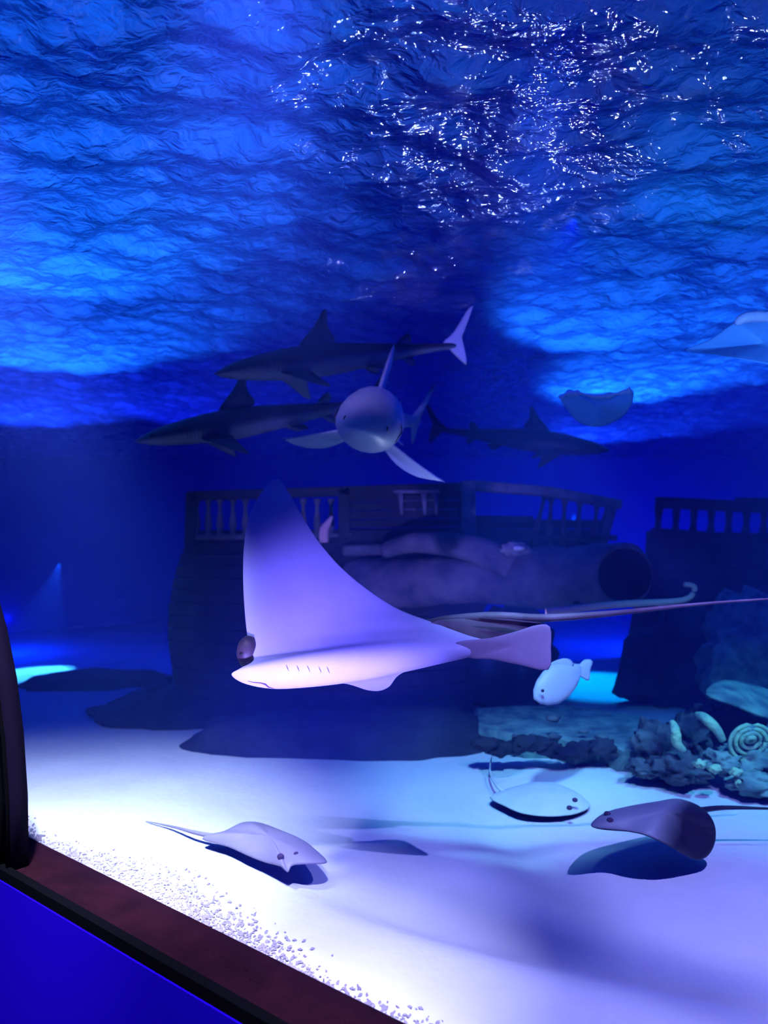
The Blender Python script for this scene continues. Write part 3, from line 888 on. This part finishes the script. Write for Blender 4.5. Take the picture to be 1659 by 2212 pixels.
zz = .06
flat_ray('stingray', 'pale lilac stingray gliding over bright sand at left', [
    G(436, 1812, zz), G(478, 1800, zz), G(522, 1780, zz + .03), G(560, 1782, zz), G(610, 1800, zz), G(660, 1822, zz), G(690, 1845, zz), G(706, 1864, zz + .01), G(665, 1866, zz + .03),
    G(632, 1870, zz + .02), G(622, 1884, zz), G(608, 1872, zz + .02), G(570, 1862, zz), G(530, 1846, zz), G(490, 1828, zz)], (0, 0, 1), .06, 'sting_pale',
    tail=[G(470, 1808, zz), G(420, 1798, zz), G(370, 1785, .04), G(315, 1774, .03)], tr=.014, eyes=(G(640, 1846, .11), G(606, 1850, .11)))
zz = .004
flat_ray('stingray', 'faint greenish stingray resting on sand with curled tail', [
    G(1058, 1722, zz), G(1100, 1704, zz), G(1150, 1692, zz), G(1200, 1694, zz), G(1245, 1712, zz), G(1275, 1740, zz), G(1245, 1758, zz), G(1190, 1764, zz), G(1130, 1758, zz), G(1090, 1742, zz)],
    (0, 0, 1), .045, 'sting_spot', low=.05, tail=[G(1100, 1716, zz), G(1075, 1700, .03), G(1058, 1665, .04), G(1064, 1628, .05)], tr=.014,
    eyes=(G(1242, 1728, .08), G(1230, 1745, .07)))
zz = .22
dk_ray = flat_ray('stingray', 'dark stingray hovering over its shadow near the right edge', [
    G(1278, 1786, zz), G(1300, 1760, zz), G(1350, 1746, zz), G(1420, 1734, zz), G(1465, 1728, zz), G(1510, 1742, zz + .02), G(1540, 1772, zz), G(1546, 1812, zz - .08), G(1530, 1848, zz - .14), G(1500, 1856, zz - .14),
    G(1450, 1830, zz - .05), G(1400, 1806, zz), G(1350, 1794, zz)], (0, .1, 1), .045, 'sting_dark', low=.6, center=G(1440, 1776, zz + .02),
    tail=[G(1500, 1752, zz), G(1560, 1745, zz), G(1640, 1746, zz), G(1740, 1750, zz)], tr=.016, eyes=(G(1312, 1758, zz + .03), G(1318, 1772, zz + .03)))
# the two rays near the surface
flat_ray('ray', 'pale blue ray cut by the right edge, wing pointing left', [
    W(1478, 757, 4.3), W(1530, 735, 4.2), W(1580, 700, 4.1), W(1610, 684, 4.1), W(1690, 686, 4.1), W(1790, 700, 4.1), W(1850, 760, 4.2), W(1760, 790, 4.0), W(1690, 792, 3.9), W(1600, 776, 3.95), W(1540, 766, 4.1)],
    (0, -1, -.35), .04, 'ray_blue', low=.2, tail=[W(1790, 740, 4.3), W(1900, 730, 4.6), W(2000, 720, 5)], tr=.02)
flat_ray('ray', 'round blue ray near the surface below the bright patch', [
    W(1210, 858, 5.4), W(1230, 848, 5.35), W(1262, 850, 5.4), W(1290, 851, 5.4), W(1330, 850, 5.4), W(1366, 842, 5.35), W(1366, 868, 5.4), W(1350, 895, 5.5), W(1320, 914, 5.6), W(1285, 922, 5.6), W(1250, 912, 5.6), W(1225, 885, 5.5)],
    (0, -.9, -.3), .03, 'ray_blue', low=.6, tail=[W(1290, 880, 5.7), W(1300, 870, 6.2), W(1310, 865, 6.6)], tr=.02)
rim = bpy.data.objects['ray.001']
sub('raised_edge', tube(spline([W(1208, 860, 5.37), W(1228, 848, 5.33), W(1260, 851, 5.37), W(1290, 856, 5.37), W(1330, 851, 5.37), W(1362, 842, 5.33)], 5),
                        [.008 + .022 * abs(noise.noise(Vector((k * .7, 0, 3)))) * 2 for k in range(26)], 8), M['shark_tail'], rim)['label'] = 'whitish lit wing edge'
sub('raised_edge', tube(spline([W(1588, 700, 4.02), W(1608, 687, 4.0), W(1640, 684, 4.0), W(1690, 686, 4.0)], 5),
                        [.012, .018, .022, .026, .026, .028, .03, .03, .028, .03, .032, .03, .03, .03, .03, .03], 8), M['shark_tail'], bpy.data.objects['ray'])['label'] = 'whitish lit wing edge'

# ---- pale fish
fc = R('fish', W(1210, 1470, 4.3), 'pale oval fish tilted head down beside the lit gap', 'fish')
a = W(1153, 1510, 4.25); b = W(1258, 1440, 4.4); d = (b - a)
nrm = d.cross(Vector((0, 1, 0))).normalized()
rings = []
for t, r in ((0, .004), (.06, .045), (.18, .08), (.35, .105), (.55, .105), (.75, .08), (.9, .04), (1, .018)):
    c = a + d * t
    rings.append([c + nrm * math.cos(q) * r + Vector((0, 1, 0)) * math.sin(q) * r * .45 for q in [2 * math.pi * k / 18 for k in range(18)]])
sub('body', loft(rings), M['fish'], fc)
sub('tail_fin', puff([W(1245, 1448, 4.38), W(1262, 1425, 4.4), W(1280, 1428, 4.4), W(1276, 1445, 4.4), W(1272, 1470, 4.4), W(1255, 1462, 4.38)], (0, 1, 0), .006, sub_=3, rings=3), M['fish'], fc)
sub('dorsal_fin', puff([W(1180, 1458, 4.33), W(1190, 1432, 4.33), W(1225, 1422, 4.35), W(1240, 1438, 4.36), W(1210, 1450, 4.34)], (0, 1, 0), .006, sub_=3, rings=3), M['fish'], fc)
sub('anal_fin', puff([W(1215, 1495, 4.33), W(1240, 1485, 4.33), W(1248, 1462, 4.36), W(1225, 1475, 4.34)], (0, 1, 0), .006, sub_=3, rings=3), M['fish'], fc)
sub('eye', ball(W(1172, 1492, 4.205), .010, 1, .5, 1, 2), M['eye'], fc)
